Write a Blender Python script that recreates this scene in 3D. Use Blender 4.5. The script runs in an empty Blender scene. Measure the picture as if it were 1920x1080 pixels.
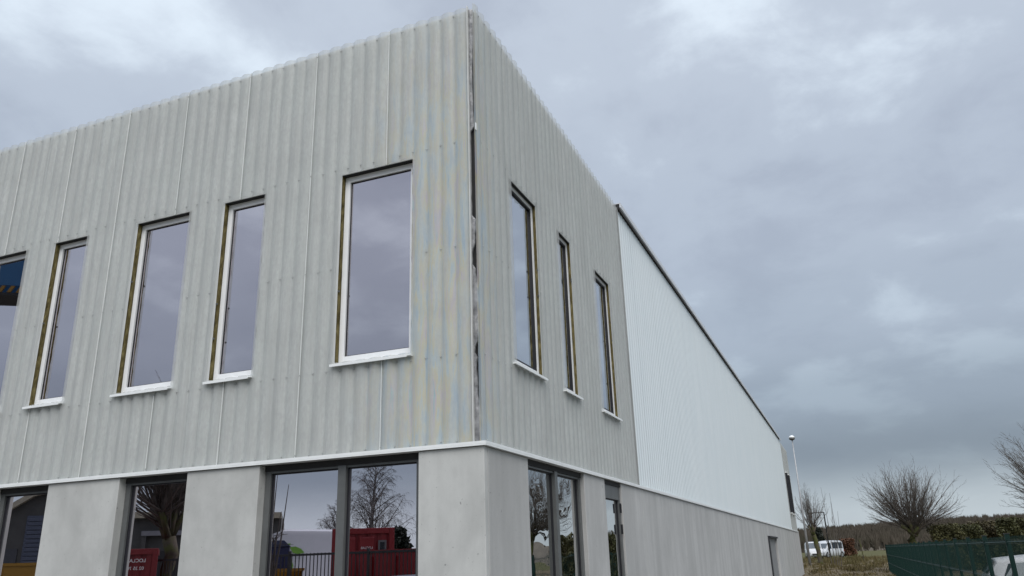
import bpy, math, random
from mathutils import Vector, Matrix
R = math.radians
rnd = random.Random(7)
scene = bpy.context.scene
COL = scene.collection

# ---------------------------------------------------------------- camera
cam_d = bpy.data.cameras.new('camera'); cam = bpy.data.objects.new('camera', cam_d); COL.objects.link(cam)
cam_d.sensor_width = 36.0; cam_d.lens = 27.80; cam_d.clip_start = 0.1; cam_d.clip_end = 3000
CAM = Vector((3.644, -8.129, 1.70))
FW = Vector((-0.35111392, 0.87840655, 0.32422361)); RT = Vector((0.92411921, 0.38084172, -0.03103645)); UP = Vector((0.1507405, -0.28872394, 0.9454712))
cam.matrix_world = Matrix(((RT.x, UP.x, -FW.x, CAM.x), (RT.y, UP.y, -FW.y, CAM.y), (RT.z, UP.z, -FW.z, CAM.z), (0, 0, 0, 1)))
scene.camera = cam
scene.render.resolution_x = 1024; scene.render.resolution_y = 576

# ---------------------------------------------------------------- sky and sun
SUN_AZ, SUN_EL = R(148), R(46)          # azimuth clockwise from +y, elevation
world = bpy.data.worlds.new('World'); scene.world = world; world.use_nodes = True
def build_sky():
    nt = world.node_tree; nt.nodes.clear(); N = nt.nodes.new; L = nt.links.new
    out = N('ShaderNodeOutputWorld'); bg = N('ShaderNodeBackground'); bg.inputs['Strength'].default_value = 0.1
    L(bg.outputs[0], out.inputs[0])
    sky = N('ShaderNodeTexSky'); sky.sky_type = 'NISHITA'; sky.sun_disc = False
    sky.sun_elevation = SUN_EL; sky.sun_rotation = SUN_AZ
    tc = N('ShaderNodeTexCoord'); sx = N('ShaderNodeSeparateXYZ'); L(tc.outputs['Generated'], sx.inputs[0])
    def math_(op, a, b=None):
        m = N('ShaderNodeMath'); m.operation = op
        for i, v in enumerate((a, b)):
            if v is None: continue
            if isinstance(v, (int, float)): m.inputs[i].default_value = v
            else: L(v, m.inputs[i])
        return m.outputs[0]
    zc = math_('MAXIMUM', sx.outputs[2], 0.0)
    den = math_('ADD', zc, 0.30)
    cb = N('ShaderNodeCombineXYZ'); L(math_('DIVIDE', sx.outputs[0], den), cb.inputs[0]); L(math_('DIVIDE', sx.outputs[1], den), cb.inputs[1])
    def noise(scale, detail, rough, dist, off):
        mp = N('ShaderNodeMapping'); mp.inputs['Location'].default_value = off; L(cb.outputs[0], mp.inputs[0])
        n = N('ShaderNodeTexNoise'); n.inputs['Scale'].default_value = scale; n.inputs['Detail'].default_value = detail
        n.inputs['Roughness'].default_value = rough; n.inputs['Distortion'].default_value = dist; L(mp.outputs[0], n.inputs['Vector'])
        return n.outputs[0]
    big = noise(1.5, 3, .5, .15, (3.1, 1.7, 0)); fine = noise(4.6, 9, .56, .18, (0.4, 5.2, 0))
    mix = math_('ADD', math_('MULTIPLY', big, .55), math_('MULTIPLY', fine, .45))
    r = N('ShaderNodeValToRGB'); r.color_ramp.interpolation = 'EASE'
    stops = [(0, (.345, .39, .425)), (.03, (.33, .375, .41)), (.105, (.158, .19, .228)), (.17, (.21, .25, .30)), (.25, (.275, .32, .38)), (.38, (.322, .368, .433)), (.62, (.375, .422, .488)), (1, (1.15, 1.2, 1.3))]
    e = r.color_ramp.elements
    e[0].position, e[0].color = stops[0][0], (*stops[0][1], 1); e[1].position, e[1].color = 1, (*stops[-1][1], 1)
    for p, c in stops[1:-1]:
        q = e.new(p); q.color = (*c, 1)
    L(zc, r.inputs[0])
    cr = N('ShaderNodeValToRGB'); ce = cr.color_ramp.elements; cr.color_ramp.interpolation = 'EASE'
    ce[0].position, ce[0].color = .36, (.83, .83, .86, 1); ce[1].position, ce[1].color = .63, (1.42, 1.42, 1.37, 1)
    q = ce.new(.5); q.color = (.99, .99, 1.0, 1)
    L(mix, cr.inputs[0])
    mul = N('ShaderNodeMix'); mul.data_type = 'RGBA'; mul.blend_type = 'MULTIPLY'
    mr = N('ShaderNodeMapRange'); L(zc, mr.inputs[0])
    for i_, v_ in enumerate((.08, .42, .25, 1.0)): mr.inputs[i_ + 1].default_value = v_
    L(mr.outputs[0], mul.inputs[0])
    L(r.outputs[0], mul.inputs[6]); L(cr.outputs[0], mul.inputs[7])
    ten = N('ShaderNodeVectorMath'); ten.operation = 'SCALE'; ten.inputs['Scale'].default_value = 10.0; L(mul.outputs[2], ten.inputs[0])
    fin = N('ShaderNodeMix'); fin.data_type = 'RGBA'; fin.inputs[0].default_value = .95
    L(sky.outputs[0], fin.inputs[6]); L(ten.outputs[0], fin.inputs[7]); L(fin.outputs[2], bg.inputs[0])
build_sky()
sun_d = bpy.data.lights.new('sun', 'SUN'); sun_d.energy = 1.5; sun_d.angle = R(40); sun_d.color = (1.0, .97, .93)
sun = bpy.data.objects.new('sun', sun_d); COL.objects.link(sun)
sdir = Vector((math.sin(SUN_AZ) * math.cos(SUN_EL), math.cos(SUN_AZ) * math.cos(SUN_EL), math.sin(SUN_EL)))
sun.rotation_euler = sdir.to_track_quat('Z', 'Y').to_euler(); sun.location = sdir * 60
vs = scene.view_settings; vs.view_transform = 'Standard'; vs.look = 'None'; vs.exposure = 0.6; vs.gamma = 1.0; vs.use_curve_mapping = False
scene.cycles.max_bounces = 6; scene.cycles.diffuse_bounces = 3; scene.cycles.glossy_bounces = 4; scene.cycles.transparent_max_bounces = 24; scene.cycles.caustics_reflective = False
scene.cycles.sample_clamp_indirect = 6.0

# ---------------------------------------------------------------- materials
class Mat:
    """small node builder; coordinates are object space"""
    def __init__(s, name, rough=.6, metal=0.0, spec=.5):
        s.m = bpy.data.materials.new(name); s.m.use_nodes = True; s.nt = s.m.node_tree
        s.b = s.nt.nodes['Principled BSDF']; s.out = s.nt.nodes['Material Output']
        s.b.inputs['Roughness'].default_value = rough; s.b.inputs['Metallic'].default_value = metal
        s.b.inputs['Specular IOR Level'].default_value = spec
        s.tc = s.nt.nodes.new('ShaderNodeTexCoord')
    def n(s, t): return s.nt.nodes.new(t)
    def l(s, a, b): s.nt.links.new(a, b)
    def noise(s, scale, detail=4, rough=.55, stretch=(1, 1, 1), dist=0.0, off=(0, 0, 0)):
        mp = s.n('ShaderNodeMapping'); mp.inputs['Scale'].default_value = stretch; mp.inputs['Location'].default_value = off
        s.l(s.tc.outputs['Object'], mp.inputs[0]); k = s.n('ShaderNodeTexNoise')
        k.inputs['Scale'].default_value = scale; k.inputs['Detail'].default_value = detail; k.inputs['Roughness'].default_value = rough; k.inputs['Distortion'].default_value = dist
        s.l(mp.outputs[0], k.inputs['Vector']); return k.outputs[0]
    def ramp(s, v, stops):
        r = s.n('ShaderNodeValToRGB'); e = r.color_ramp.elements
        e[0].position, e[0].color = stops[0][0], (*stops[0][1], 1); e[1].position, e[1].color = stops[-1][0], (*stops[-1][1], 1)
        for p, c in stops[1:-1]:
            q = e.new(p); q.color = (*c, 1)
        s.l(v, r.inputs[0]); return r.outputs[0]
    def grey(s, v, p0, v0, p1, v1):
        m = s.n('ShaderNodeMapRange'); s.l(v, m.inputs[0])
        for i, x in enumerate((p0, p1, v0, v1)): m.inputs[i + 1].default_value = x
        return m.outputs[0]
    def mix(s, fac, a, b, mode='MIX'):
        m = s.n('ShaderNodeMix'); m.data_type = 'RGBA'; m.blend_type = mode
        for i, v in ((0, fac), (6, a), (7, b)):
            if isinstance(v, (int, float)): m.inputs[i].default_value = v
            elif isinstance(v, tuple): m.inputs[i].default_value = (*v, 1)
            else: s.l(v, m.inputs[i])
        return m.outputs[2]
    def math(s, op, a, b=0.0):
        m = s.n('ShaderNodeMath'); m.operation = op
        for i, v in enumerate((a, b)):
            if isinstance(v, (int, float)): m.inputs[i].default_value = v
            else: s.l(v, m.inputs[i])
        return m.outputs[0]
    def color(s, c):
        if isinstance(c, tuple): s.b.inputs['Base Color'].default_value = (*c, 1)
        else: s.l(c, s.b.inputs['Base Color'])
        return s
    def rough(s, v): s.l(v, s.b.inputs['Roughness']); return s
    def bump(s, v, strength=.3, dist=.01):
        b = s.n('ShaderNodeBump'); b.inputs['Strength'].default_value = strength; b.inputs['Distance'].default_value = dist
        s.l(v, b.inputs['Height']); s.l(b.outputs[0], s.b.inputs['Normal']); return s
    def random(s): return s.n('ShaderNodeObjectInfo').outputs['Random']
    def xyz(s):
        q = s.n('ShaderNodeSeparateXYZ'); s.l(s.tc.outputs['Object'], q.inputs[0]); return q.outputs
    def done(s): return s.m

def plain(name, c, rough=.55, metal=0.0, var=.12, scale=6.0, spec=.5):
    m = Mat(name, rough, metal, spec); n = m.noise(scale, 5)
    lo = tuple(x * (1 - var) for x in c); hi = tuple(min(1, x * (1 + var)) for x in c)
    return m.color(m.ramp(n, [(.3, lo), (.7, hi)])).done()

def sheet_material(name, base, tint, trans, irid):
    """translucent corrugated sheet: part of the light goes through to the membrane behind"""
    m = Mat(name, .42, 0, .4)
    st = m.noise(3.0, 7, .62, (4.5, 4.5, .22), .2); cl = m.noise(1.3, 5, .6, (1, 1, .8)); mott = m.noise(26, 4, .6, (1, 1, .45))
    c = m.mix(m.grey(st, .34, 0, .68, 1), tuple(x * .82 for x in base), tuple(min(1, x * 1.1) for x in base))
    c = m.mix(m.grey(cl, .42, 0, .66, .55), c, tint)
    c = m.mix(m.grey(mott, .42, 0, .62, .5), c, tuple(x * .82 for x in base))
    if irid:   # stress colours of the plastic beside the corner: vertical blue and straw patches
        x, y, z = m.xyz()
        pat = m.noise(3.8, 5, .6, (2.4, 2.4, .36), .3, (3, 0, 1)); pat2 = m.noise(3.1, 4, .55, (3.4, 3.4, .5), .4, (9, 2, 4))
        mask = m.math('MULTIPLY', m.grey(x, -1.9, 0, -.8, 1), m.grey(z, 8.7, .2, 6.6, 1))
        mask = m.math('MULTIPLY', mask, m.grey(y, .0, 1, .7, 0))
        col = m.ramp(pat, [(.34, (.40, .57, .76)), (.45, (.57, .67, .72)), (.53, (.76, .69, .46)), (.62, (.66, .58, .68)), (.70, (.40, .63, .70))])
        c = m.mix(m.math('MULTIPLY', mask, m.grey(pat2, .34, .2, .58, .8)), c, col)
    m.color(c).bump(mott, .06, .004)
    tr = m.n('ShaderNodeBsdfTransparent'); tr.inputs[0].default_value = (.92, .94, .94, 1)
    tl = m.n('ShaderNodeBsdfTranslucent'); m.l(c, tl.inputs[0])
    mx = m.n('ShaderNodeMixShader'); mx.inputs[0].default_value = .40; m.l(m.b.outputs[0], mx.inputs[1]); m.l(tl.outputs[0], mx.inputs[2])
    m2 = m.n('ShaderNodeMixShader'); m2.inputs[0].default_value = trans; m.l(mx.outputs[0], m2.inputs[1]); m.l(tr.outputs[0], m2.inputs[2])
    m.l(m2.outputs[0], m.out.inputs[0]); return m.done()

def glass_material(name, tint, wave=0.0, refl=.62, see=.16):
    m = Mat(name); g = m.n('ShaderNodeBsdfGlossy'); g.inputs['Color'].default_value = (*tint, 1); g.inputs['Roughness'].default_value = .006
    t = m.n('ShaderNodeBsdfTransparent'); t.inputs[0].default_value = (see, see, see * 1.08, 1)
    lw = m.n('ShaderNodeLayerWeight'); lw.inputs[0].default_value = .35
    f = m.grey(lw.outputs['Facing'], 0, refl, 1, 1.0)
    mx = m.n('ShaderNodeMixShader'); m.l(f, mx.inputs[0]); m.l(t.outputs[0], mx.inputs[1]); m.l(g.outputs[0], mx.inputs[2])
    if wave:
        b = m.n('ShaderNodeBump'); b.inputs['Strength'].default_value = wave; b.inputs['Distance'].default_value = .012
        m.l(m.noise(2.2, 1, .4, (1, 1, 1.9)), b.inputs['Height']); m.l(b.outputs[0], g.inputs['Normal'])
    m.l(mx.outputs[0], m.out.inputs[0]); return m.done()

def concrete_material(name, base, streak=.25):
    m = Mat(name, .72, 0, .35)
    big = m.noise(1.1, 5, .6, (1, 1, .6), .3); st = m.noise(2.2, 6, .6, (2.2, 2.2, .12), .1); pore = m.noise(34, 3, .5); fine = m.noise(150, 2)
    c = m.ramp(big, [(.32, tuple(x * .76 for x in base)), (.5, base), (.68, tuple(x * 1.16 for x in base))])
    c = m.mix(m.grey(st, .5, 0, .75, streak), c, tuple(x * .6 for x in base))
    med = m.noise(4.5, 5, .62, (1, 1, .8), .2, (2, 8, 5)); c = m.mix(m.grey(med, .48, 0, .68, .34), c, tuple(x * .70 for x in base)); c = m.mix(m.grey(med, .44, 0, .30, .3), c, tuple(min(1, x * 1.2) for x in base))
    st2 = m.noise(.9, 4, .6, (1.6, 1.6, .06), .1, (7, 4, 2)); c = m.mix(m.grey(st2, .48, 0, .62, streak * .62), c, tuple(x * .62 for x in base)); c = m.mix(m.grey(st2, .46, 0, .34, streak * .5), c, tuple(min(1, x * 1.25) for x in base))
    c = m.mix(m.grey(st, .46, streak * .6, .28, 0), c, tuple(x * .85 for x in base))
    c = m.mix(m.grey(pore, .68, 0, .72, .8), c, tuple(x * .42 for x in base))
    spot = m.noise(11, 2, .4, (1, 1, 1), .6, (5, 3, 1)); c = m.mix(m.grey(spot, .745, 0, .765, .75), c, tuple(x * .35 for x in base))
    c = m.mix(m.grey(m.random(), 0, 0, 1, .16), c, tuple(x * .72 for x in base))
    c = m.mix(m.grey(fine, .3, 0, .7, .1), c, tuple(x * 1.3 for x in base))
    return m.color(c).bump(big, .12, .01).done()

def leaf_material(name, c, var=.5):
    m = Mat(name, .6, 0, .3); n = m.noise(.9, 3); n2 = m.noise(9, 2)
    a = m.ramp(n, [(.3, tuple(x * (1 - var) for x in c)), (.7, tuple(x * (1 + var) for x in c))])
    return m.color(m.mix(m.grey(n2, .3, 0, .7, .5), a, tuple(x * 1.6 for x in c))).done()

def bark_material(name, c, moss=None):
    m = Mat(name, .85, 0, .2); n = m.noise(6, 5, .6, (1, 1, .4))
    a = m.ramp(n, [(.3, tuple(x * .6 for x in c)), (.7, tuple(x * 1.3 for x in c))])
    if moss: a = m.mix(m.grey(m.noise(2.5, 4), .42, 0, .6, .9), a, moss)
    return m.color(a).bump(n, .5, .02).done()

M = {}
M['sheet'] = sheet_material('corrugated_plastic', (.695, .70, .685), (.66, .685, .665), .46, True)
M['white_sheet'] = (lambda m: m.color(m.mix(m.grey(m.noise(1.4, 5, .6, (1, 1, .3)), .35, 0, .7, 1), (.655, .715, .735), (.70, .75, .765))).done())(Mat('white_steel_sheet', .34, 0, .5))
M['lap'] = plain('lap_highlight', (.74, .76, .75), .35, 0, .05)  # pale colour for the highlight painted along the sheet laps
M['membrane'] = plain('membrane', (.62, .63, .62), .8, 0, .08, 3)
M['trim'] = plain('white_trim', (.80, .82, .82), .4, 0, .04)
M['white_frame'] = plain('white_frame', (.86, .87, .88), .35, 0, .03)
M['grey_frame'] = plain('grey_frame', (.105, .11, .11), .45, 0, .1)
M['dark_gap'] = plain('dark_gap', (.02, .02, .021), .8)  # near-black, mostly for shade painted into gaps and recesses
M['gasket'] = plain('gasket', (.008, .008, .012), .5)
M['glass_upper'] = glass_material('glass_upper', (.80, .745, .79), 0)
M['glass_ground'] = glass_material('glass_ground', (.90, .86, .93), .0, .78)
M['glass_side'] = glass_material('glass_side', (.78, .80, .84), .0, .5)
M['glass_wavy'] = glass_material('glass_wavy', (.80, .81, .82), .22, .62)
M['car_glass'] = glass_material('car_glass', (.30, .34, .37), 0, .10, .02)
M['concrete'] = concrete_material('concrete', (.50, .505, .49), .26)
M['concrete_side'] = concrete_material('concrete_side', (.47, .47, .46), .75)
M['screw'] = plain('screw_zinc', (.42, .43, .43), .4, .3)
M['foil'] = (lambda m: m.color(m.ramp(m.noise(9, 5, .6), [(.3, (.15, .15, .155)), (.7, (.38, .38, .39))])).bump(m.noise(14, 4), .6, .02).done())(Mat('foil', .55, .2))
M['coping'] = plain('coping_steel', (.66, .67, .69), .4, .2, .06)
M['interior'] = plain('interior_plaster', (.30, .29, .28), .8)
M['roof'] = plain('roof_felt', (.10, .10, .10), .9)
def wool():
    m = Mat('mineral_wool', .95, 0, .1); n = m.noise(22, 6, .7, (1, 1, .35)); b = m.noise(5, 4, .6)
    c = m.ramp(n, [(.3, (.055, .043, .018)), (.52, (.17, .14, .062)), (.75, (.29, .25, .12))])
    return m.color(m.mix(m.grey(b, .5, 0, .7, .55), c, (.06, .045, .02))).bump(n, .9, .03).done()
M['wool'] = wool()
M['bark'] = bark_material('bark', (.085, .07, .055), (.075, .085, .025))
M['twig'] = bark_material('twig', (.10, .088, .078))
M['twig_birch'] = bark_material('twig_birch', (.085, .072, .066))
M['birch_bark'] = bark_material('birch_bark', (.20, .19, .18))

# ---------------------------------------------------------------- mesh helpers
class MB:
    def __init__(s): s.v = []; s.f = []
    def quad(s, a, b, c, d):
        i = len(s.v); s.v += [tuple(a), tuple(b), tuple(c), tuple(d)]; s.f.append((i, i + 1, i + 2, i + 3)); return s
    def tri(s, a, b, c):
        i = len(s.v); s.v += [tuple(a), tuple(b), tuple(c)]; s.f.append((i, i + 1, i + 2)); return s
    def box(s, x0, x1, y0, y1, z0, z1):
        i = len(s.v); x0, x1 = sorted((x0, x1)); y0, y1 = sorted((y0, y1)); z0, z1 = sorted((z0, z1))
        s.v += [(x, y, z) for z in (z0, z1) for y in (y0, y1) for x in (x0, x1)]
        s.f += [(i, i + 2, i + 3, i + 1), (i + 4, i + 5, i + 7, i + 6), (i, i + 1, i + 5, i + 4), (i + 2, i + 6, i + 7, i + 3), (i, i + 4, i + 6, i + 2), (i + 1, i + 3, i + 7, i + 5)]
        return s
    def tube(s, pts, rads, k=6, cap=True):
        base = len(s.v); n = len(pts); pts = [Vector(p) for p in pts]
        for j in range(n):
            t = (pts[min(j + 1, n - 1)] - pts[max(j - 1, 0)])
            t = t.normalized() if t.length > 1e-9 else Vector((0, 0, 1))
            a = t.cross(Vector((0, 0, 1))) if abs(t.z) < .95 else t.cross(Vector((1, 0, 0)))
            a.normalize(); b = t.cross(a); r = rads[j] if hasattr(rads, '__len__') else rads
            for q in range(k):
                an = 2 * math.pi * q / k; s.v.append(tuple(pts[j] + a * (r * math.cos(an)) + b * (r * math.sin(an))))
        for j in range(n - 1):
            for q in range(k):
                a0 = base + j * k + q; a1 = base + j * k + (q + 1) % k; s.f.append((a0, a1, a1 + k, a0 + k))
        if cap and k > 2:
            s.f.append(tuple(base + q for q in range(k))[::-1]); s.f.append(tuple(base + (n - 1) * k + q for q in range(k)))
        return s
    def prism(s, poly, y0, y1):
        """poly in (x, z), extruded along y"""
        i = len(s.v); n = len(poly)
        s.v += [(x, y0, z) for x, z in poly] + [(x, y1, z) for x, z in poly]
        s.f += [tuple(range(i, i + n)), tuple(range(i + n, i + 2 * n))[::-1]]
        for q in range(n): s.f.append((i + q, i + n + q, i + n + (q + 1) % n, i + (q + 1) % n))
        return s
    def xform(s, mat): s.v = [tuple(mat @ Vector(v)) for v in s.v]; return s
    def mesh(s, name, smooth=False):
        me = bpy.data.meshes.new(name); me.from_pydata(s.v, [], s.f); me.update()
        if smooth: me.polygons.foreach_set('use_smooth', [True] * len(me.polygons))
        return me
    def build(s, name, mat, parent=None, smooth=False, bevel=0.0):
        o = bpy.data.objects.new(name, s.mesh(name, smooth)); COL.objects.link(o)
        if mat is not None: o.data.materials.append(mat)
        if parent is not None: o.parent = parent
        if bevel:
            b = o.modifiers.new('bevel', 'BEVEL'); b.width = bevel; b.segments = 2; b.limit_method = 'ANGLE'
        return o
def tag(o, label, cat, group=None):
    o['label'] = label; o['category'] = cat
    if group: o['group'] = group
    return o
def structure(o): o['kind'] = 'structure'; return o
def stuff(o, label=None, cat=None):
    o['kind'] = 'stuff'
    if label: o['label'] = label
    if cat: o['category'] = cat
    return o
def empty(name, loc=(0, 0, 0), rz=0.0):
    o = bpy.data.objects.new(name, None); COL.objects.link(o); o.location = loc; o.rotation_euler = (0, 0, rz); o.empty_display_size = .3; return o
def copy_tree(o, parent=None):
    c = o.copy(); COL.objects.link(c); c.parent = parent
    for ch in list(o.children): copy_tree(ch, c)
    return c

def ground_z(x, y):
    def sm(a, b, t): t = max(0, min(1, (t - a) / (b - a))); return t * t * (3 - 2 * t)
    return .38 * sm(52, 74, y) + .24 * sm(74, 104, y) + .2 * sm(104, 240, y)

# ---------------------------------------------------------------- ground and far terrain
def build_ground():
    def axis(lo, hi, c0, c1, fine):
        a = []; v = c0
        while v < c1: a.append(v); v += fine
        step = fine * 2; v = c1
        while v < hi: a.append(v); v += step; step *= 1.3
        a.append(hi); step = fine * 2; v = c0 - step
        while v > lo: a.insert(0, v); step *= 1.3; v -= step
        a.insert(0, lo); return a
    xs = axis(-1500, 1500, -30, 40, 1.0); ys = axis(-1500, 1800, 54, 120, 1.0)
    mb = MB(); r = random.Random(3)
    for y in ys:
        for x in xs:
            bump = (.12 * math.sin(x * 1.7 + y * .6) * math.sin(y * .9 - x * .5) + r.uniform(-.06, .06)) if 58 < y < 92 and -6 < x < 14 else 0
            mb.v.append((x, y, ground_z(x, y) + bump))
    nx = len(xs)
    for j in range(len(ys) - 1):
        for i in range(nx - 1):
            a = j * nx + i; mb.f.append((a, a + 1, a + nx + 1, a + nx))
    m = Mat('ground', .95, 0, .15); x, y, z = m.xyz()
    n1 = m.noise(.35, 6, .6); n2 = m.noise(2.5, 6, .65); n3 = m.noise(14, 4, .6)
    grass = m.ramp(n1, [(.3, (.058, .056, .024)), (.5, (.080, .080, .032)), (.7, (.10, .085, .046))])
    earth = m.ramp(n2, [(.3, (.075, .055, .035)), (.7, (.17, .14, .095))])
    gravel = m.ramp(n3, [(.3, (.12, .115, .105)), (.7, (.26, .25, .23))])
    strip = m.math('MULTIPLY', m.grey(y, 44, 0, 50, 1), m.grey(y, 78, 1, 84, 0))
    g = m.mix(m.math('MULTIPLY', strip, m.grey(n1, .32, .25, .50, 1)), grass, earth)
    yard = m.math('MULTIPLY', m.grey(y, 38, 1, 42, 0), m.grey(x, 5.4, 1, 6.0, 0))
    c = m.mix(yard, g, gravel)
    car_park = m.math('MULTIPLY', m.grey(y, 1, 0, 2, 1), m.math('MULTIPLY', m.grey(y, 26, 1, 28, 0), m.grey(x, 5.8, 0, 6.2, 1)))
    c = m.mix(car_park, c, (.07, .07, .072))
    m.color(c).bump(n2, .6, .06)
    structure(mb.build('ground', m.done(), None, True))
build_ground()

def build_hill():
    mb = MB(); na, nr = 60, 14; prof = []
    for i in range(na + 1):
        az = R(-40 + 100 * i / na)
        for j in range(nr + 1):
            t = j / nr; d = 230 + 380 * t
            h = .5 + (9.2 + 2.0 * math.sin(az * 5 + .6) + 1.2 * math.sin(az * 13)) * (t * t * (3 - 2 * t))
            mb.v.append((CAM.x + d * math.sin(az), CAM.y + d * math.cos(az), h))
    for i in range(na):
        for j in range(nr):
            a = i * (nr + 1) + j; mb.f.append((a, a + nr + 1, a + nr + 2, a + 1))
    structure(mb.build('hill', plain('hill_earth', (.085, .07, .05), .95, 0, .3, .05), None, True))
    # bare wood covering the hill, one mass
    w = MB(); r = random.Random(11)
    for _ in range(5200):
        az = R(r.uniform(-9, 18)); t = r.random() ** .8; d = 235 + 330 * t
        h = .5 + (9.2 + 2.0 * math.sin(az * 5 + .6) + 1.2 * math.sin(az * 13)) * (t * t * (3 - 2 * t))
        x, y = CAM.x + d * math.sin(az), CAM.y + d * math.cos(az); H = r.uniform(3.2, 5.4)
        for k in range(9):
            a = r.uniform(0, 6.28); sp = r.uniform(.3, 1.7); z0 = h + H * r.uniform(0.1, .5); z1 = h + H * r.uniform(.65, 1.05); wd = r.uniform(.12, .4)
            bx, by = x + .3 * sp * math.cos(a), y + .3 * sp * math.sin(a); tx, ty = x + sp * math.cos(a), y + sp * math.sin(a)
            w.tri((bx - wd, by, z0), (bx + wd, by, z0), (tx, ty, z1))
        w.tri((x - .12, y, h - .3), (x + .12, y, h - .3), (x, y, h + H))
    m = Mat('bare_wood', .95, 0, .1)
    n = m.noise(.03, 4, .6); n2 = m.noise(.35, 3, .6)
    c = m.ramp(n, [(.3, (.060, .058, .040)), (.5, (.078, .067, .053)), (.7, (.098, .082, .066))])
    c = m.mix(m.grey(n2, .45, 0, .7, .6), c, (.05, .046, .036))
    stuff(w.build('wood', m.color(c).done()), 'brown bare wood covering the low hill on the horizon', 'wood')
build_hill()

# ---------------------------------------------------------------- the building
H0, TOP, WT, WB = 2.94, 8.82, 6.73, 4.10          # trim height, top of cladding, window head, window foot
PITCH = .2025; LT = -.04; AMP = .033
building = tag(empty('industrial_building'), 'two storey building with corrugated cladding over a concrete ground floor', 'building')
def onA(s, d, z): return (s, -d, z)
def onB(s, d, z): return (d, s, z)
def wave(t):
    t = t % 1.0
    if t > .84: return 0.0
    u = t / .84
    return .88 * math.sin(math.pi * u) ** .85 + .12 * min(1.0, u / .1, (1 - u) / .1)
def trap(t):
    t = t % 1.0
    return 0.0 if t < .22 else ((t - .22) / .14 if t < .36 else (1.0 if t < .86 else (1 - t) / .14))
def pbox(mb, pt, s0, s1, d0, d1, z0, z1):
    a = pt(s0, d0, z0); b = pt(s1, d1, z1); return mb.box(a[0], b[0], a[1], b[1], a[2], b[2])
def wall_cells(pt, ss, zs, holes, depth):
    """grid of faces on a wall with rectangular holes; depth is a function of s"""
    mb = MB(); idx = {}
    def vi(i, j):
        if (i, j) not in idx: idx[(i, j)] = len(mb.v); mb.v.append(pt(ss[i], depth(ss[i]), zs[j]))
        return idx[(i, j)]
    for i in range(len(ss) - 1):
        for j in range(len(zs) - 1):
            cs, cz = (ss[i] + ss[i + 1]) / 2, (zs[j] + zs[j + 1]) / 2
            if any(a < cs < b and c < cz < e for a, b, c, e in holes): continue
            mb.f.append((vi(i, j), vi(i + 1, j), vi(i + 1, j + 1), vi(i, j + 1)))
    return mb
def uniq(v):
    v = sorted(v); o = []
    for a in v:
        if not o or a - o[-1] > 1e-4: o.append(a)
    return o
def hole_list(wins): return [(a, b, WB, WT) for a, b in wins]
SCREW_Z = [H0 + .05, 4.0, 5.37, 6.82, TOP - .05]
def screw_mesh(mb, pt, s, d, z, r=.0105):
    i = len(mb.v); k = 6
    for q in range(k):
        a = 2 * math.pi * q / k; mb.v.append(pt(s + r * math.cos(a), d, z + r * math.sin(a)))
    for q in range(k):
        a = 2 * math.pi * q / k; mb.v.append(pt(s + .6 * r * math.cos(a), d + .012, z + .6 * r * math.sin(a)))
    for q in range(k): mb.f.append((i + q, i + (q + 1) % k, i + k + (q + 1) % k, i + k + q))
    mb.f.append(tuple(i + k + q for q in range(k)))
def cladding(pt, s0, s1, seams, wins, mat, z0, z1, prof, amp, step, pitch, phase, screws=True, lap=.022):
    holes = hole_list(wins); edges = uniq([s0] + [s for s in seams if s0 + .02 < s < s1 - .02] + [s1])
    for k in range(len(edges) - 1):
        a, b = edges[k], edges[k + 1] + (lap if k < len(edges) - 2 else 0)
        n = max(2, int(round((b - a) / step))); ss = [a + (b - a) * i / n for i in range(n + 1)]
        ss = uniq(ss + [w for h in holes for w in h[:2] if a < w < b]); rr = random.Random(k * 13 + int(a * 7))
        zs = uniq([z0, z1] + [z for h in holes for z in h[2:]])
        off = (.004 * (k % 2) + rr.uniform(0, .002)) if screws else .0008 * (k % 2); ph = phase
        mb = wall_cells(pt, ss, zs, holes, lambda s: LT + off + amp * prof((s - ph) / pitch))
        o = mb.build('cladding_sheet', mat, building, True)
        if screws and k and pt is onA:
            z_segs = [(z0, z1)]
            for h in holes:
                if h[0] - .03 < a < h[1] + .03: z_segs = [(z0, h[2]), (h[3], z1)]
            for za, zb in z_segs: pbox(MB(), pt, a - .0035, a + .0035, LT + off - .001, LT + off + .012, za + .002, zb - .002).build('lap_highlight', M['lap'], o)  # thin pale strip added as the light a lap catches
        if screws:
            sm = MB(); i0 = math.ceil((a - ph) / pitch); t = ph + i0 * pitch - .085 * pitch
            while t < edges[k + 1]:
                if t > a:
                    for z in SCREW_Z:
                        zz = z + rr.uniform(-.006, .006)
                        if not any(h[0] - .02 < t < h[1] + .02 and h[2] - .02 < zz < h[3] + .02 for h in holes): screw_mesh(sm, pt, t, LT + off + .001, zz)
                t += pitch
            if sm.v: stuff(sm.build('screw', M['screw'], o))
    return
A_END = -12.0
A_WINS = [(-2.069, -.970), (-4.081, -3.338), (-5.751, -4.703), (-7.502, -6.765), (-9.16, -8.113), (-10.9, -10.15)]
B_WINS = [(1.110, 2.160), (3.125, 3.80), (5.160, 6.200)]
C_WINS = [(50.4, 51.5), (52.5, 53.6)]
A_SEAMS = [-.150 - 1.215 * i for i in range(0, 10)]
B_SEAMS = [.97 + 1.215 * i for i in range(0, 6)]
WHITE0, WHITE1, FAR = 7.33, 49.7, 55.4
cladding(onA, A_END, -.128, A_SEAMS, A_WINS, M['sheet'], H0, TOP + .03, wave, AMP, PITCH / 14, PITCH, -.1338)
cladding(onB, -.032, WHITE0, B_SEAMS, B_WINS, M['sheet'], H0, TOP + .03, wave, AMP, PITCH / 14, PITCH, -.0263)
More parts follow.
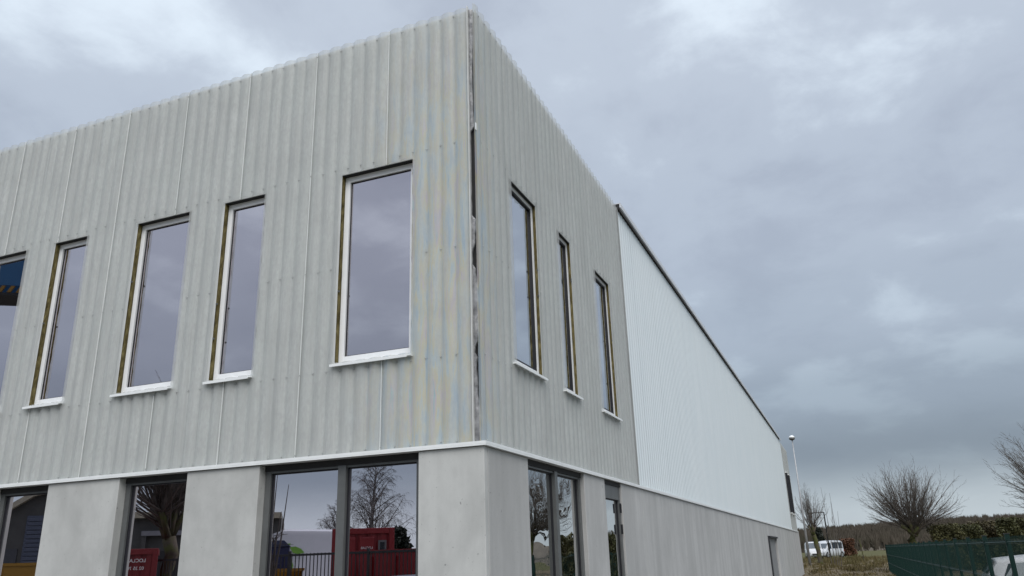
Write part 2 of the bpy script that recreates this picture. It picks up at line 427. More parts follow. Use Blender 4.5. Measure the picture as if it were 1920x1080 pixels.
cladding(onB, WHITE0 + .005, WHITE1, [WHITE0 + 1.0 * i for i in range(1, 43)], [], M['white_sheet'], H0, TOP - .02, trap, .020, .2 / 14, .2, 0.0, False, .02)
cladding(onB, WHITE1 + .005, FAR, [WHITE1 + 1.215 * i for i in range(1, 6)], C_WINS, M['sheet'], H0, TOP - .1, wave, AMP, PITCH / 8, PITCH, 0.0, False)

# membrane behind the translucent sheets, then the wool edge round each opening
def membrane(pt, s0, s1, wins, z1):
    ss = uniq([s0, s1] + [w for p in wins for w in p]); zs = uniq([H0, z1, WB, WT])
    wall_cells(pt, ss, zs, hole_list(wins), lambda s: -.052).build('membrane', M['membrane'], building)
membrane(onA, A_END, -.150, A_WINS, TOP - .005); membrane(onB, .06, WHITE0, B_WINS, TOP - .005); membrane(onB, WHITE1, FAR, C_WINS, TOP - .12)

def upper_window(pt, s0, s1, glass, side, seed):
    """side: -1 when the wool shows at the low-s reveal"""
    r = random.Random(seed); fw = .078 if side < 0 else .055; d0, d1 = (-.22, -.135) if side < 0 else (-.19, -.098); gd = d1 - .026; g0, g1, gz0, gz1 = s0 + fw, s1 - fw, WB + fw + .02, WT - fw
    if side > 0: g0, g1 = s0 + fw, s1 - fw
    fr = MB(); pbox(fr, pt, s0, g0, d0, d1, WB, WT); pbox(fr, pt, g1, s1, d0, d1, WB, WT); pbox(fr, pt, g0, g1, d0, d1 - .0015, WB, gz0); pbox(fr, pt, g0, g1, d0, d1 - .0015, gz1, WT)
    w = fr.build('window', M['white_frame'], building)
    gk = MB(); t = .014 if side < 0 else .03
    for a, b, c, e in ((g0, g0 + t, gz0, gz1), (g1 - t, g1, gz0, gz1), (g0 + t, g1 - t, gz0, gz0 + t), (g0 + t, g1 - t, gz1 - t, gz1)): pbox(gk, pt, a + .001, b - .001, gd - .04, gd + (0 if side < 0 else .015), c + .001, e - .001)
    gk.build('gasket', M['gasket'], w)
    pbox(MB(), pt, g0 + .002, g1 - .002, gd - .033, gd - .009, gz0 + .002, gz1 - .002).build('pane', glass, w)
    # sill with upstand, end notch and drain caps
    si = MB(); e0, e1 = (s0 - .02, s1 + .03) if side < 0 else (s0 - .11, s1 + .02)
    pbox(si, pt, e0, e1, d1 + .001, .030, WB - .046, WB - .030); pbox(si, pt, e0 + .001, e1 - .045, .022, .034, WB - .060, WB - .028)
    si.build('sill', M['trim'], w)
    n = 3 if s1 - s0 > .9 else 2
    for i in range(n):
        c = g0 + .08 + (g1 - g0 - .16) * i / (n - 1); pbox(MB(), pt, c - .026, c + .026, d1 + .0005, d1 + .006, WB + .006, WB + .014).build('drain_cap', M['grey_frame'], w)
    # torn mineral wool lining the reveals
    n = 34
    for edge, sg in ((s0, 1), (s1, -1)):
        wl = MB(); rows = []
        for i in range(n + 1):
            z = WB - .02 + (WT - WB + .04) * i / n
            rows.append([pt(edge - sg * .004 + sg * (r.uniform(0, .016) if 0 < i < n else 0) * (k < 3), d, z) for k, d in enumerate((-.052, -.052 + (d1 + .053) * .33, -.052 + (d1 + .053) * .66, d1 + .001))])
        for i in range(n):
            for k in range(3): wl.quad(rows[i][k], rows[i][k + 1], rows[i + 1][k + 1], rows[i + 1][k])
        wl.build('insulation', M['wool'], w)
    MB().quad(pt(s0, -.048, WT + .004), pt(s1, -.048, WT + .004), pt(s1, -.20, WT + .004), pt(s0, -.20, WT + .004)).build('reveal_shade', M['dark_gap'], w)  # dark sheet: shade of the head reveal put in as colour
    for _ in range(r.randint(1, 2)):
        z = r.uniform(WB + .3, WT - .6); sp = MB(); e = s0 if side < 0 else s1; sg = 1 if side < 0 else -1
        pbox(sp, pt, e + sg * .004, e + sg * .03, -.06, -.045, z, z + .022); sp.build('fixing_clip', M['grey_frame'], w)
    return w
for i, (a, b) in enumerate(A_WINS): upper_window(onA, a, b, M['glass_upper'], -1, i)
for i, (a, b) in enumerate(B_WINS): upper_window(onB, a, b, M['glass_side'], 1, 20 + i)
for a, b in C_WINS:      # at the far end the frames stand proud of the sheets
    fr = MB(); pbox(fr, onB, a, a + .08, -.2, .07, WB, WT); pbox(fr, onB, b - .08, b, -.2, .07, WB, WT); pbox(fr, onB, a + .08, b - .08, -.2, .069, WB, WB + .08); pbox(fr, onB, a + .08, b - .08, -.2, .069, WT - .08, WT); w = fr.build('window', M['gasket'], building)
    pbox(MB(), onB, a + .082, b - .082, -.03, -.01, WB + .082, WT - .082).build('pane', M['glass_side'], w)
    for z in (WB - .06, WT + .004): pbox(MB(), onB, a - .05, b + .05, -.03, .11, z, z + .05).build('sill', M['trim'], w)

# wall core, slabs and roof: what one could see through the panes
def core():
    for pt, s0, s1, wins, z1 in ((onA, A_END, -.26, A_WINS, TOP - .05), (onB, .26, WHITE0, B_WINS, TOP - .05), (onB, WHITE1, FAR, C_WINS, TOP - .2)):
        ss = uniq([s0, s1] + [w for p in wins for w in p]); zs = uniq([H0, z1, WB, WT])
        wall_cells(pt, ss, zs, hole_list(wins), lambda s: -.25).build('inner_wall', M['interior'], building)
    MB().box(A_END, -.24, .24, FAR - .1, 2.99, 3.2).build('floor_slab', M['interior'], building)
    MB().box(A_END, -.06, .06, FAR - .1, TOP - .36, TOP - .22).build('roof', M['roof'], building)
    MB().box(A_END, -5.5, 7.2, 7.35, .05, TOP - .4).box(-5.5, -5.35, 7.2, FAR - .2, .05, TOP - .4).build('partition', M['interior'], building)
    MB().box(A_END, -.3, .3, FAR - .2, .01, .06).build('ground_slab', M['interior'], building)
    MB().box(A_END - .05, A_END + .0, .05, FAR, 0, TOP - .05).build('end_wall', M['concrete'], building)
core()

# corner: ragged open joint with foil folded into it
def corner():
    cn = MB().box(-.20, -.075, .075, .20, H0, TOP - .02).build('corner_gap_shade', M['dark_gap'], building)  # near-black box added for the darkness inside the open joint
    zs = [H0 + .02 + i * (TOP - H0 - .04) / 90 for i in range(91)]; r = random.Random(5); f = MB(); prev = None
    for z in zs:
        if z > 6.95: w = .050 + .010 * math.sin(z * 3.1) + r.uniform(-.003, .003)
        elif z > 5.72: w = .004
        else: w = .056 + .020 * math.sin(z * 4.3 + 1) + r.uniform(-.007, .007) - (.03 if 3.95 < z < 4.1 or 5.1 < z < 5.35 else 0)
        k = r.uniform(-.006, .006); row = [(-.150, .030, z), (-.150 + .5 * w + .02, .022 + k, z), (-.127 + w, .030 - k, z), (-.127 + w, .055, z)]
        if prev:
            for q in range(3): f.quad(prev[q], prev[q + 1], row[q + 1], row[q])
        prev = row
    f.build('corner_foil', M['foil'], building)
    MB().box(-.137, -.127, -.008, .045, H0, TOP + .03).build('edge_profile', M['membrane'], building)
    MB().box(-.028, -.020, -.03, .02, 6.90, 7.00).build('clip', M['trim'], building)
corner()

# white base trim
def trim():
    t = MB()
    t.box(A_END, .036, -.036, .20, H0 - .030, H0 - .012).build('base_trim', M['trim'], building)
    MB().box(-.2, .0365, .2, FAR, H0 - .031, H0 - .013).build('base_trim', M['trim'], building)
    MB().box(A_END, .036, -.0365, -.030, H0 - .011, H0 + .018).build('base_trim_lip', M['trim'], building)
    MB().box(.030, .0366, -.029, FAR, H0 - .011, H0 + .018).build('base_trim_lip', M['trim'], building)
    # roof coping over the white hall
    c = MB(); c.box(-.40, .070, WHITE0 - .03, WHITE1, TOP + .10, TOP + .118); c.box(.045, .0705, WHITE0 - .029, WHITE1 - .001, TOP + .012, TOP + .099)
    c.build('coping', M['coping'], building)
    MB().box(-.2, -.05, WHITE0 + .02, WHITE1, TOP - .04, TOP + .099).build('coping_shade', M['dark_gap'], building)  # dark box painting the shadow below the coping lip
    MB().box(-.36, .044, WHITE0 - .026, WHITE0 - .012, TOP + .013, TOP + .099).build('coping_end', M['dark_gap'], building)
    MB().box(-.2, -.055, WHITE0, FAR - .01, H0 + .01, TOP - .12).build('hall_wall', M['interior'], building)
trim()

# ground floor: concrete panels and dark framed openings
GZ = H0 - .036
def panel(pt, s0, s1, mat, z0=-.3, z1=GZ, d0=-.26, d1=0.0, bev=.008):
    return pbox(MB(), pt, s0 + .004, s1 - .004, d0, d1, z0, z1).build('concrete_panel', mat, building, False, bev)
panel(onA, -.835, .0, M['concrete'], d0=-.085)
for s0, s1 in ((-4.244, -3.076), (-6.759, -5.410), (-9.3, -7.86), (-12, -10.6)): panel(onA, s0, s1, M['concrete'])
panel(onB, .090, 1.349, M['concrete_side'], d1=-.004)
panel(onB, 3.674, 4.809, M['concrete_side'])
JO = [5.848, 7.41, 14.7, 21.45, 28.4]
for i in range(len(JO) - 1): panel(onB, JO[i], JO[i + 1], M['concrete_side'])
panel(onB, 28.4, 31.8, M['concrete_side']); panel(onB, 36.6, 44.1, M['concrete_side']); panel(onB, 31.8, 36.6, M['concrete_side'], z0=2.36)
for a, b in ((44.1, 47.6), (47.6, 50.2), (50.2, 52.4), (52.4, 54.4), (54.4, 56.2)): panel(onB, a, b, M['concrete_side'], d1=rnd.choice((0, -.004, .004)), bev=.012)
MB().box(-12, -.2, 55.9, 56.1, -.3, GZ).build('concrete_panel', M['concrete_side'], building)
pbox(MB(), onB, .086, .093, -.05, -.012, 0, GZ).build('joint_sealant', plain('sealant', (.16, .155, .15), .7), building)
# yard gate
gd = pbox(MB(), onB, 31.9, 36.5, -.2, -.1, .05, 2.3).build('service_door', plain('service_door', (.22, .225, .23), .5), building)
pbox(pbox(MB(), onB, 31.8, 32.3, -.1, .03, .0, 2.355), onB, 32.3, 36.6, -.1, .06, 2.28, 2.354).build('door_frame', M['gasket'], gd)
def ground_window(pt_, s0, s1, mull, glasses, z0=.12, door=False, out=0.0):
    pt = lambda s, d, z: pt_(s, d + out, z)
    fw = .085; d0, d1 = -.235, -.12; z1 = GZ - .07
    fr = MB(); pbox(fr, pt, s0, s0 + fw, d0, d1, z0, z1); pbox(fr, pt, s1 - fw, s1, d0, d1, z0, z1)
    cuts = [s0 + fw] + [c for m_ in mull for c in (m_ - .055, m_ + .055)] + [s1 - fw]
    for m_ in mull: pbox(fr, pt, m_ - .055, m_ + .055, d0, d1 + .02, z0, z1)
    for i in range(0, len(cuts), 2):
        pbox(fr, pt, cuts[i], cuts[i + 1], d0, d1 - .002, z0, z0 + .09); pbox(fr, pt, cuts[i], cuts[i + 1], d0, d1 - .002, z1 - (.22 if door else .025), z1)
    w = fr.build('door' if door else 'window', M['grey_frame'], building)
    pbox(MB(), pt, s0 + .001, s1 - .001, -.26, -.105, z1 + .001, GZ + .005).build('head_shade', M['dark_gap'], w)  # black box standing in for the shadow under the trim
    for i in range(0, len(cuts), 2):
        a, b, c, e = cuts[i], cuts[i + 1], z0 + .09, z1 - (.22 if door else .025); t = .018; g = MB()
        for p, q, u, v in ((a, a + t, c, e), (b - t, b, c, e), (a + t, b - t, c, c + t), (a + t, b - t, e - t, e)): pbox(g, pt, p + .001, q - .001, -.2, -.150, u + .001, v - .001)
        g.build('gasket', M['gasket'], w)
        pbox(MB(), pt, a + .003, b - .003, -.19, -.165, c + .003, e - .003).build('pane', glasses[i // 2], w)
    if door:
        for z in (.5, 2.05, 2.4): pbox(MB(), pt, s1 - .075, s1 - .045, d1 + .001, d1 + .03, z, z + .16).build('hinge', M['gasket'], w)
        pbox(MB(), pt, s0 + .02, s0 + .05, d1 + .001, d1 + .06, 1.0, 1.16).build('handle', M['screw'], w)
gg = M['glass_ground']
ground_window(onA, -3.076, -.835, [-1.93], [gg, gg]); ground_window(onA, -5.410, -4.244, [], [gg]); ground_window(onA, -7.86, -6.759, [], [gg]); ground_window(onA, -10.6, -9.3, [], [gg])
ground_window(onB, 1.349, 3.674, [2.52], [M['glass_wavy']] * 2, out=.055); ground_window(onB, 4.809, 5.848, [], [M['glass_wavy']], .05, True, .085)

# ---------------------------------------------------------------- trees
def grow(mb, p, d, L, r, level, rr, spec):
    """spec per level: (segments, sides, jitter, lift, children, length ratio, angle, first t)"""
    seg, k, jit, lift, nch, ratio, ang, t0 = spec[level]
    p = Vector(p); d = Vector(d).normalized(); pts = [p.copy()]; dirs = [d.copy()]
    for i in range(seg):
        d = (d + Vector((rr.uniform(-jit, jit), rr.uniform(-jit, jit), rr.uniform(-jit, jit) + lift))).normalized()
        p = p + d * (L / seg); pts.append(p.copy()); dirs.append(d.copy())
    tip = .25 if level < len(spec) - 1 else .4
    mb.tube(pts, [r * (1 - (1 - tip) * i / seg) for i in range(seg + 1)], k, level == 0)
    if level + 1 >= len(spec): return
    for c in range(nch):
        t = t0 + (1 - t0) * (c + rr.random()) / nch; f = t * seg; i = min(seg - 1, int(f)); q = pts[i].lerp(pts[i + 1], f - i); b = dirs[i + 1]
        ax = b.cross(Vector((rr.uniform(-1, 1), rr.uniform(-1, 1), rr.uniform(-1, 1)))); ax.normalize()
        nd = Matrix.Rotation(ang * rr.uniform(.6, 1.35), 3, ax) @ b
        grow(mb, q, nd, L * ratio * rr.uniform(.6, 1.2) * (1.15 - .5 * t), max(.006, r * (1 - (1 - tip) * t) * .55), level + 1, rr, spec)

def pollard(name, loc, trunk_h, trunk_r, limbs, shoots, shoot_len, label, seed, spread=1.0, twig_r=.024, mat='twig'):
    t = tag(empty(name, loc), label, 'tree'); rr = random.Random(seed)
    tm = MB(); pts = [(rr.uniform(-.04, .04) * i, rr.uniform(-.04, .04) * i, -.2 + (trunk_h + .2) * i / 6) for i in range(7)]
    tm.tube(pts, [trunk_r * (1.35 - .35 * min(1, i / 2)) if i < 3 else trunk_r * (1 + .05 * (i - 3)) for i in range(7)], 9)
    head = Vector(pts[-1]); ends = []
    for i in range(limbs):
        a = 2 * math.pi * (i + rr.uniform(-.25, .25)) / limbs; d = Vector((math.cos(a) * rr.uniform(.5, 1.0) * spread, math.sin(a) * rr.uniform(.5, 1.0) * spread, rr.uniform(.5, 1.1))).normalized()
        ll = rr.uniform(.5, 1.0) * trunk_h * .42; q = [head - Vector((0, 0, .12)), head + d * ll * .5 + Vector((0, 0, -.03)), head + d * ll]
        tm.tube(q, [trunk_r * .75, trunk_r * .5, trunk_r * .55], 7); ends.append((q, d))
    ends.append(([head - Vector((0, 0, .2)), head, head + Vector((0, 0, .3))], Vector((0, 0, 1))))
    tm.build('trunk', M['bark'], t, True)
    cm = MB(); spec = [(5, 4, .08, .03, 7, .34, .45, .3), (3, 3, .12, .06, 3, .45, .5, .25), (2, 3, .18, .05, 0, 0, 0, 0)]
    for q, d in ends:
        for s in range(shoots):
            u = rr.random(); base = q[1].lerp(q[2], u); rd = Vector((rr.gauss(0, 1), rr.gauss(0, 1), rr.gauss(.35, .8)))
            hz = rr.uniform(-.12, 1.0); ha = rr.uniform(0, 6.283); hr = math.sqrt(max(0, 1 - hz * hz)) * spread; rd = Vector((hr * math.cos(ha), hr * math.sin(ha), hz)); dd = d * .45 + rd * .9; dd.z = max(dd.z, -.02)
            grow(cm, base, dd, shoot_len * rr.uniform(.84, 1.04) * (.72 + .42 * max(0, hz)), twig_r * rr.uniform(.7, 1.6), 0, rr, spec)
    cm.build('crown', M[mat], t)
    return t
pollard('pollard_tree', (7.55, 55.8, ground_z(7, 55.8)), 2.5, .26, 7, 26, 3.55, 'round bare pollard tree standing alone behind the green fence', 21)
pollard('pollard_tree', (13.2, 36.2, 0), 2.5, .27, 7, 22, 3.5, 'bare tree cut off by the right edge of the picture', 22)
pollard('pollard_tree', (.55, 72.5, .35), 2.6, .20, 4, 9, 3.1, 'narrow bare tree right behind the tall floodlight mast', 23, .45)
pollard('pollard_tree', (-14.7, -10.2, 0), 2.6, .17, 6, 22, 3.1, 'thick bare tree mirrored in the ground floor window left of the wide double window', 24, .6, .026)
def saplings():
    t = tag(empty('sapling', (2.0, 66.0, ground_z(2, 66))), 'bundle of thin bare sapling stems right of the street lamp', 'sapling'); rr = random.Random(4); m = MB()
    for i, (dx, h) in enumerate(((-.55, 4.6), (-.1, 6.4), (.25, 5.2), (.5, 5.9), (.8, 4.4))):
        m.tube([(dx * .5, rr.uniform(-.2, .2), -.1), (dx * .8, 0, h * .45), (dx + rr.uniform(-.2, .2), 0, h)], [.035, .022, .008], 5)
        for _ in range(7):
            z = h * rr.uniform(.2, .7); q = (dx * .7, 0, z); m.tube([q, (q[0] + rr.uniform(-.4, .4), rr.uniform(-.3, .3), z + rr.uniform(.4, 1.0))], [.012, .005], 3)
    m.build('stem', M['twig'], t)
    t = tag(empty('sapling', (-8.6, -7.0, 0)), 'thin upright sapling mirrored before the white van in the double window', 'sapling'); m = MB()
    for dx, h in ((-.35, 2.7), (-.2, 3.2), (0, 3.9), (.15, 2.9), (.3, 3.5)):
        m.tube([(dx * .05, 0, -.05), (dx * .2, 0, 1.5), (dx * .9, .1, 2.2), (dx * 1.1, 0, h)], [.035, .028, .02, .007], 5)
    for i in range(16):
        z = rr.uniform(1.5, 2.4); m.tube([(0, 0, z), (rr.uniform(-.5, .5), rr.uniform(-.3, .3), z + rr.uniform(.0, .4))], [.01, .004], 3)
    m.build('stem', M['twig_birch'], t)
saplings()
def birch(loc, h, label, seed, droop=-.09, n=64, wide=.42):
    t = tag(empty('birch_tree', loc), label, 'tree'); rr = random.Random(seed)
    tm = MB(); pts = [(math.sin(i * .9) * .09, math.cos(i * 1.3) * .08, h * i / 9 - .1) for i in range(10)]; tm.tube(pts, [.2 * (1 - i / 9.6) + .01 for i in range(10)], 7); tm.build('trunk', M['birch_bark'], t, True)
    cm = MB(); spec = [(6, 4, .12, droop * .25, 10, .40, .75, .2), (4, 3, .16, droop * 1.2, 9, .55, .6, .12), (4, 3, .08, droop * 3.0, 0, 0, 0, 0)]
    for i in range(n):
        u = .16 + .84 * i / n; f = u * 9; a = int(min(8, f)); q = Vector(pts[a]).lerp(Vector(pts[a + 1]), f - a); an = i * 2.4
        d = Vector((math.cos(an), math.sin(an), rr.uniform(.8, 2.0))); grow(cm, q, d, h * wide * (1.08 - u) * rr.uniform(.7, 1.1) + .5, .035 * (1.2 - u) + .012, 0, rr, spec)
    cm.build('crown', M['twig_birch'], t)
birch((-25.3, -38.1, 0), 8.3, 'weeping birch mirrored in the right pane of the double window', 31, -.17, 60, .50)
birch((-30.5, -41.5, 0), 5.6, 'low bare tree mirrored left of the weeping birch', 32, -.04, 46, .5)
birch((-24.6, -46.0, 0), 6.0, 'bare tree mirrored right of the weeping birch', 33, -.03, 46, .5)

def leafy(mb, rr, n, rx, ry, z0, z1, size, pointed=0.0):
    for _ in range(n):
        u = rr.random(); a = rr.uniform(0, 6.283); z = z0 + (z1 - z0) * u; prof = (1 - pointed * u) * (math.sin(math.pi * min(1, .18 + u * .82)) ** .5 if not pointed else 1)
        rad = (rr.random() ** .4) * max(.08, prof) * (1 + .22 * math.sin(a * 3 + z * 4)); c = Vector((rx * rad * math.cos(a), ry * rad * math.sin(a), z + rr.uniform(-.1, .12)))
        s = size * rr.uniform(.6, 1.4); e1 = Vector((rr.gauss(0, 1), rr.gauss(0, 1), rr.gauss(0, 1))).normalized() * s; e2 = e1.cross(Vector((rr.gauss(0, 1), rr.gauss(0, 1), rr.gauss(0, 1)))).normalized() * s * .6
        mb.quad(c - e1, c - e2, c + e1, c + e2)
def shrub(name, loc, rx, ry, h, n, size, mat, label, seed, pointed=0.0, cat='shrub', group=None):
    t = tag(empty(name, loc), label, cat, group); rr = random.Random(seed)
    mb = MB(); leafy(mb, rr, n, rx, ry, .15, h, size, pointed); mb.build('crown', mat, t)
    s = MB()
    for i in range(5): s.tube([(0, 0, -.1), (rx * .25 * math.cos(i * 1.3), ry * .25 * math.sin(i * 1.3), h * .35), (rx * .55 * math.cos(i * 1.3), ry * .55 * math.sin(i * 1.3), h * .8)], [.05, .035, .012], 5)
    s.build('trunk', M['bark'], t); return t
L_HEDGE = [leaf_material('hedge_olive', (.052, .050, .018)), leaf_material('hedge_green', (.046, .048, .017)), leaf_material('hedge_brown', (.062, .052, .024))]
HB = [(9.6, 2.95, 0, 'leftmost dark olive bush of the hedge beside the pollard tree'), (11.0, 2.9, 1, 'dark green bush next along the hedge behind the fence'), (12.3, 3.1, 2, 'brownish bush in the middle of the hedge behind the fence'),
      (13.4, 3.2, 1, 'tall dark bush with an upright tip in the hedge'), (14.7, 3.2, 0, 'olive bush in the hedge under the cut off tree'), (16.1, 3.1, 2, 'brown green hedge bush near the right picture edge'), (17.6, 3.3, 0, 'olive hedge bush at the far right picture edge')]
for i, (x, h, k, lab) in enumerate(HB):
    shrub('hedge_bush', (x, 56 + (i % 3) * 1.1, ground_z(x, 56)), 1.1, .95, h, 7500, .075, L_HEDGE[k], lab, 60 + i, .12 if i != 3 else .5, 'bush')
shrub('conifer_tree', (-.9, 119, .66), 1.6, 1.6, 3.9, 3600, .15, leaf_material('conifer', (.016, .020, .015)), 'small dark conifer behind the white parked vehicles', 81, .85, 'tree')
shrub('beech_bush', (2.75, 109, .63), .95, .9, 2.2, 3000, .10, leaf_material('rusty_leaf', (.085, .040, .022)), 'rust brown bush right of the white vans', 82, .1, 'bush')
shrub('conifer_tree', (-16.3, -26, 0), 1.0, 1.0, 3.2, 3000, .15, leaf_material('conifer_near', (.012, .016, .010)), 'dark conifer mirrored beside the red cabin in the double window', 83, .75, 'tree')

# rough grass and weeds on the broken ground beyond the building
def rough_grass():
    g = MB(); rr = random.Random(9)
    for _ in range(12000):
        x, y = rr.uniform(.3, 5.6) if rr.random() < .3 else rr.uniform(-4, 8), rr.uniform(57.5, 98)
        if rr.random() < .22: x, y = rr.uniform(.3, 5.6), rr.uniform(40, 58)
        z = ground_z(x, y) - .05; h = rr.uniform(.1, .42) * (.45 if y < 58 else 1.0) * (1.3 if math.sin(x * 1.3) * math.sin(y * .7) > .2 else .7); a = rr.uniform(0, 3.14); w = .05
        g.tri((x - w * math.cos(a), y - w * math.sin(a), z), (x + w * math.cos(a), y + w * math.sin(a), z), (x + rr.uniform(-.15, .15), y + rr.uniform(-.15, .15), z + h))
    m = Mat('dry_grass', .9, 0, .1); m.color(m.ramp(m.noise(.45, 4), [(.3, (.065, .06, .024)), (.5, (.11, .09, .042)), (.7, (.16, .125, .07))]))
    stuff(g.build('rough_grass', m.done()), 'rough dry grass on the broken ground beyond the building', 'grass')
rough_grass()

# ---------------------------------------------------------------- green mesh fence
def mesh_fence():
    f = tag(empty('mesh_fence', (5.7, 0, 0)), 'dark green welded mesh fence running away beside the building', 'fence')
    mg = plain('green_coating', (.0035, .022, .018), .6, 0, .1, 6, .2); step = 2.25; y = -5.58; H = 1.79; ys = []
    while y < 59.5: ys.append(y); y += step
    post = MB().box(-.032, .032, -.022, .022, -.1, H + .03).mesh('post'); post.materials.append(mg)
    capm = MB().box(-.037, .037, -.027, .027, H + .03, H + .045).mesh('post_cap'); capm.materials.append(plain('cap', (.012, .014, .014), .5))
    wires = MB(); n = int((step - .06) / .05)
    for i in range(n + 1):
        yy = .03 + i * .05; w = .0017; wires.box(-w, w, yy - w, yy + w, .03, H)
    for z in (.06, .09, .60, .65, 1.15, 1.20, H - .10, H - .05):
        w = .0030; wires.box(-.012 - w, -.012 + w, .025, step - .025, z - w, z + w)
    for z in (.62, 1.17, H - .08):
        wires.quad((-.028, .03, z), (-.028, step - .03, z), (-.012, step - .03, z + .014), (-.012, .03, z + .014))
    wm = wires.mesh('mesh_panel'); wm.materials.append(mg)
    for i, y in enumerate(ys):
        z = ground_z(5.7, y)
        for nm, me in (('post', post), ('post_cap', capm)):
            o = bpy.data.objects.new(nm, me); COL.objects.link(o); o.location = (0, y, z); o.parent = f
        if i < len(ys) - 1:
            o = bpy.data.objects.new('mesh_panel', wm); COL.objects.link(o); o.location = (0, y, z); o.parent = f; stuff(o)
mesh_fence()

# ---------------------------------------------------------------- mast, street lamp, stake
def mast():
    t = tag(empty('floodlight_mast', (-.2, 69.8, .34)), 'tall pale mast with a white dish shaped lamp beyond the building end', 'mast')
    m = plain('galvanised', (.36, .37, .38), .5, .3)
    MB().tube([(0, 0, -.2), (0, 0, 5), (0, 0, 10.9)], [.12, .085, .05], 10).build('pole', m, t, True)
    MB().tube([(0, 0, 10.9), (0, 0, 11.0), (0, 0, 11.12)], [.06, .25, .27], 14).build('lamp_underside', M['grey_frame'], t, True)
    MB().tube([(0, 0, 11.12), (0, 0, 11.26), (0, 0, 11.36)], [.275, .24, .09], 14).build('lamp_dome', M['trim'], t, True)
    t = tag(empty('street_lamp', (.92, 94.0, .56)), 'black street lamp with a flat arm reaching left above the vans', 'street lamp')
    b = plain('black_steel', (.02, .02, .022), .5)
    MB().tube([(0, 0, -.1), (0, 0, 5.0), (0, 0, 5.15)], [.09, .07, .07], 8).build('pole', b, t, True); MB().box(-1.7, .07, -.05, .05, 5.12, 5.21).build('arm', b, t); MB().box(-2.0, -1.2, -.12, .12, 5.06, 5.125).build('lamp_head', b, t)
    t = tag(MB().tube([(0, 0, -.2), (-.05, 0, 1.0), (-.12, 0, 2.0)], [.06, .055, .05], 6).build('stake', M['bark']), 'thin leaning wooden stake in the grass left of the green fence', 'stake'); t.location = (4.25, 72, ground_z(4, 72))
mast()

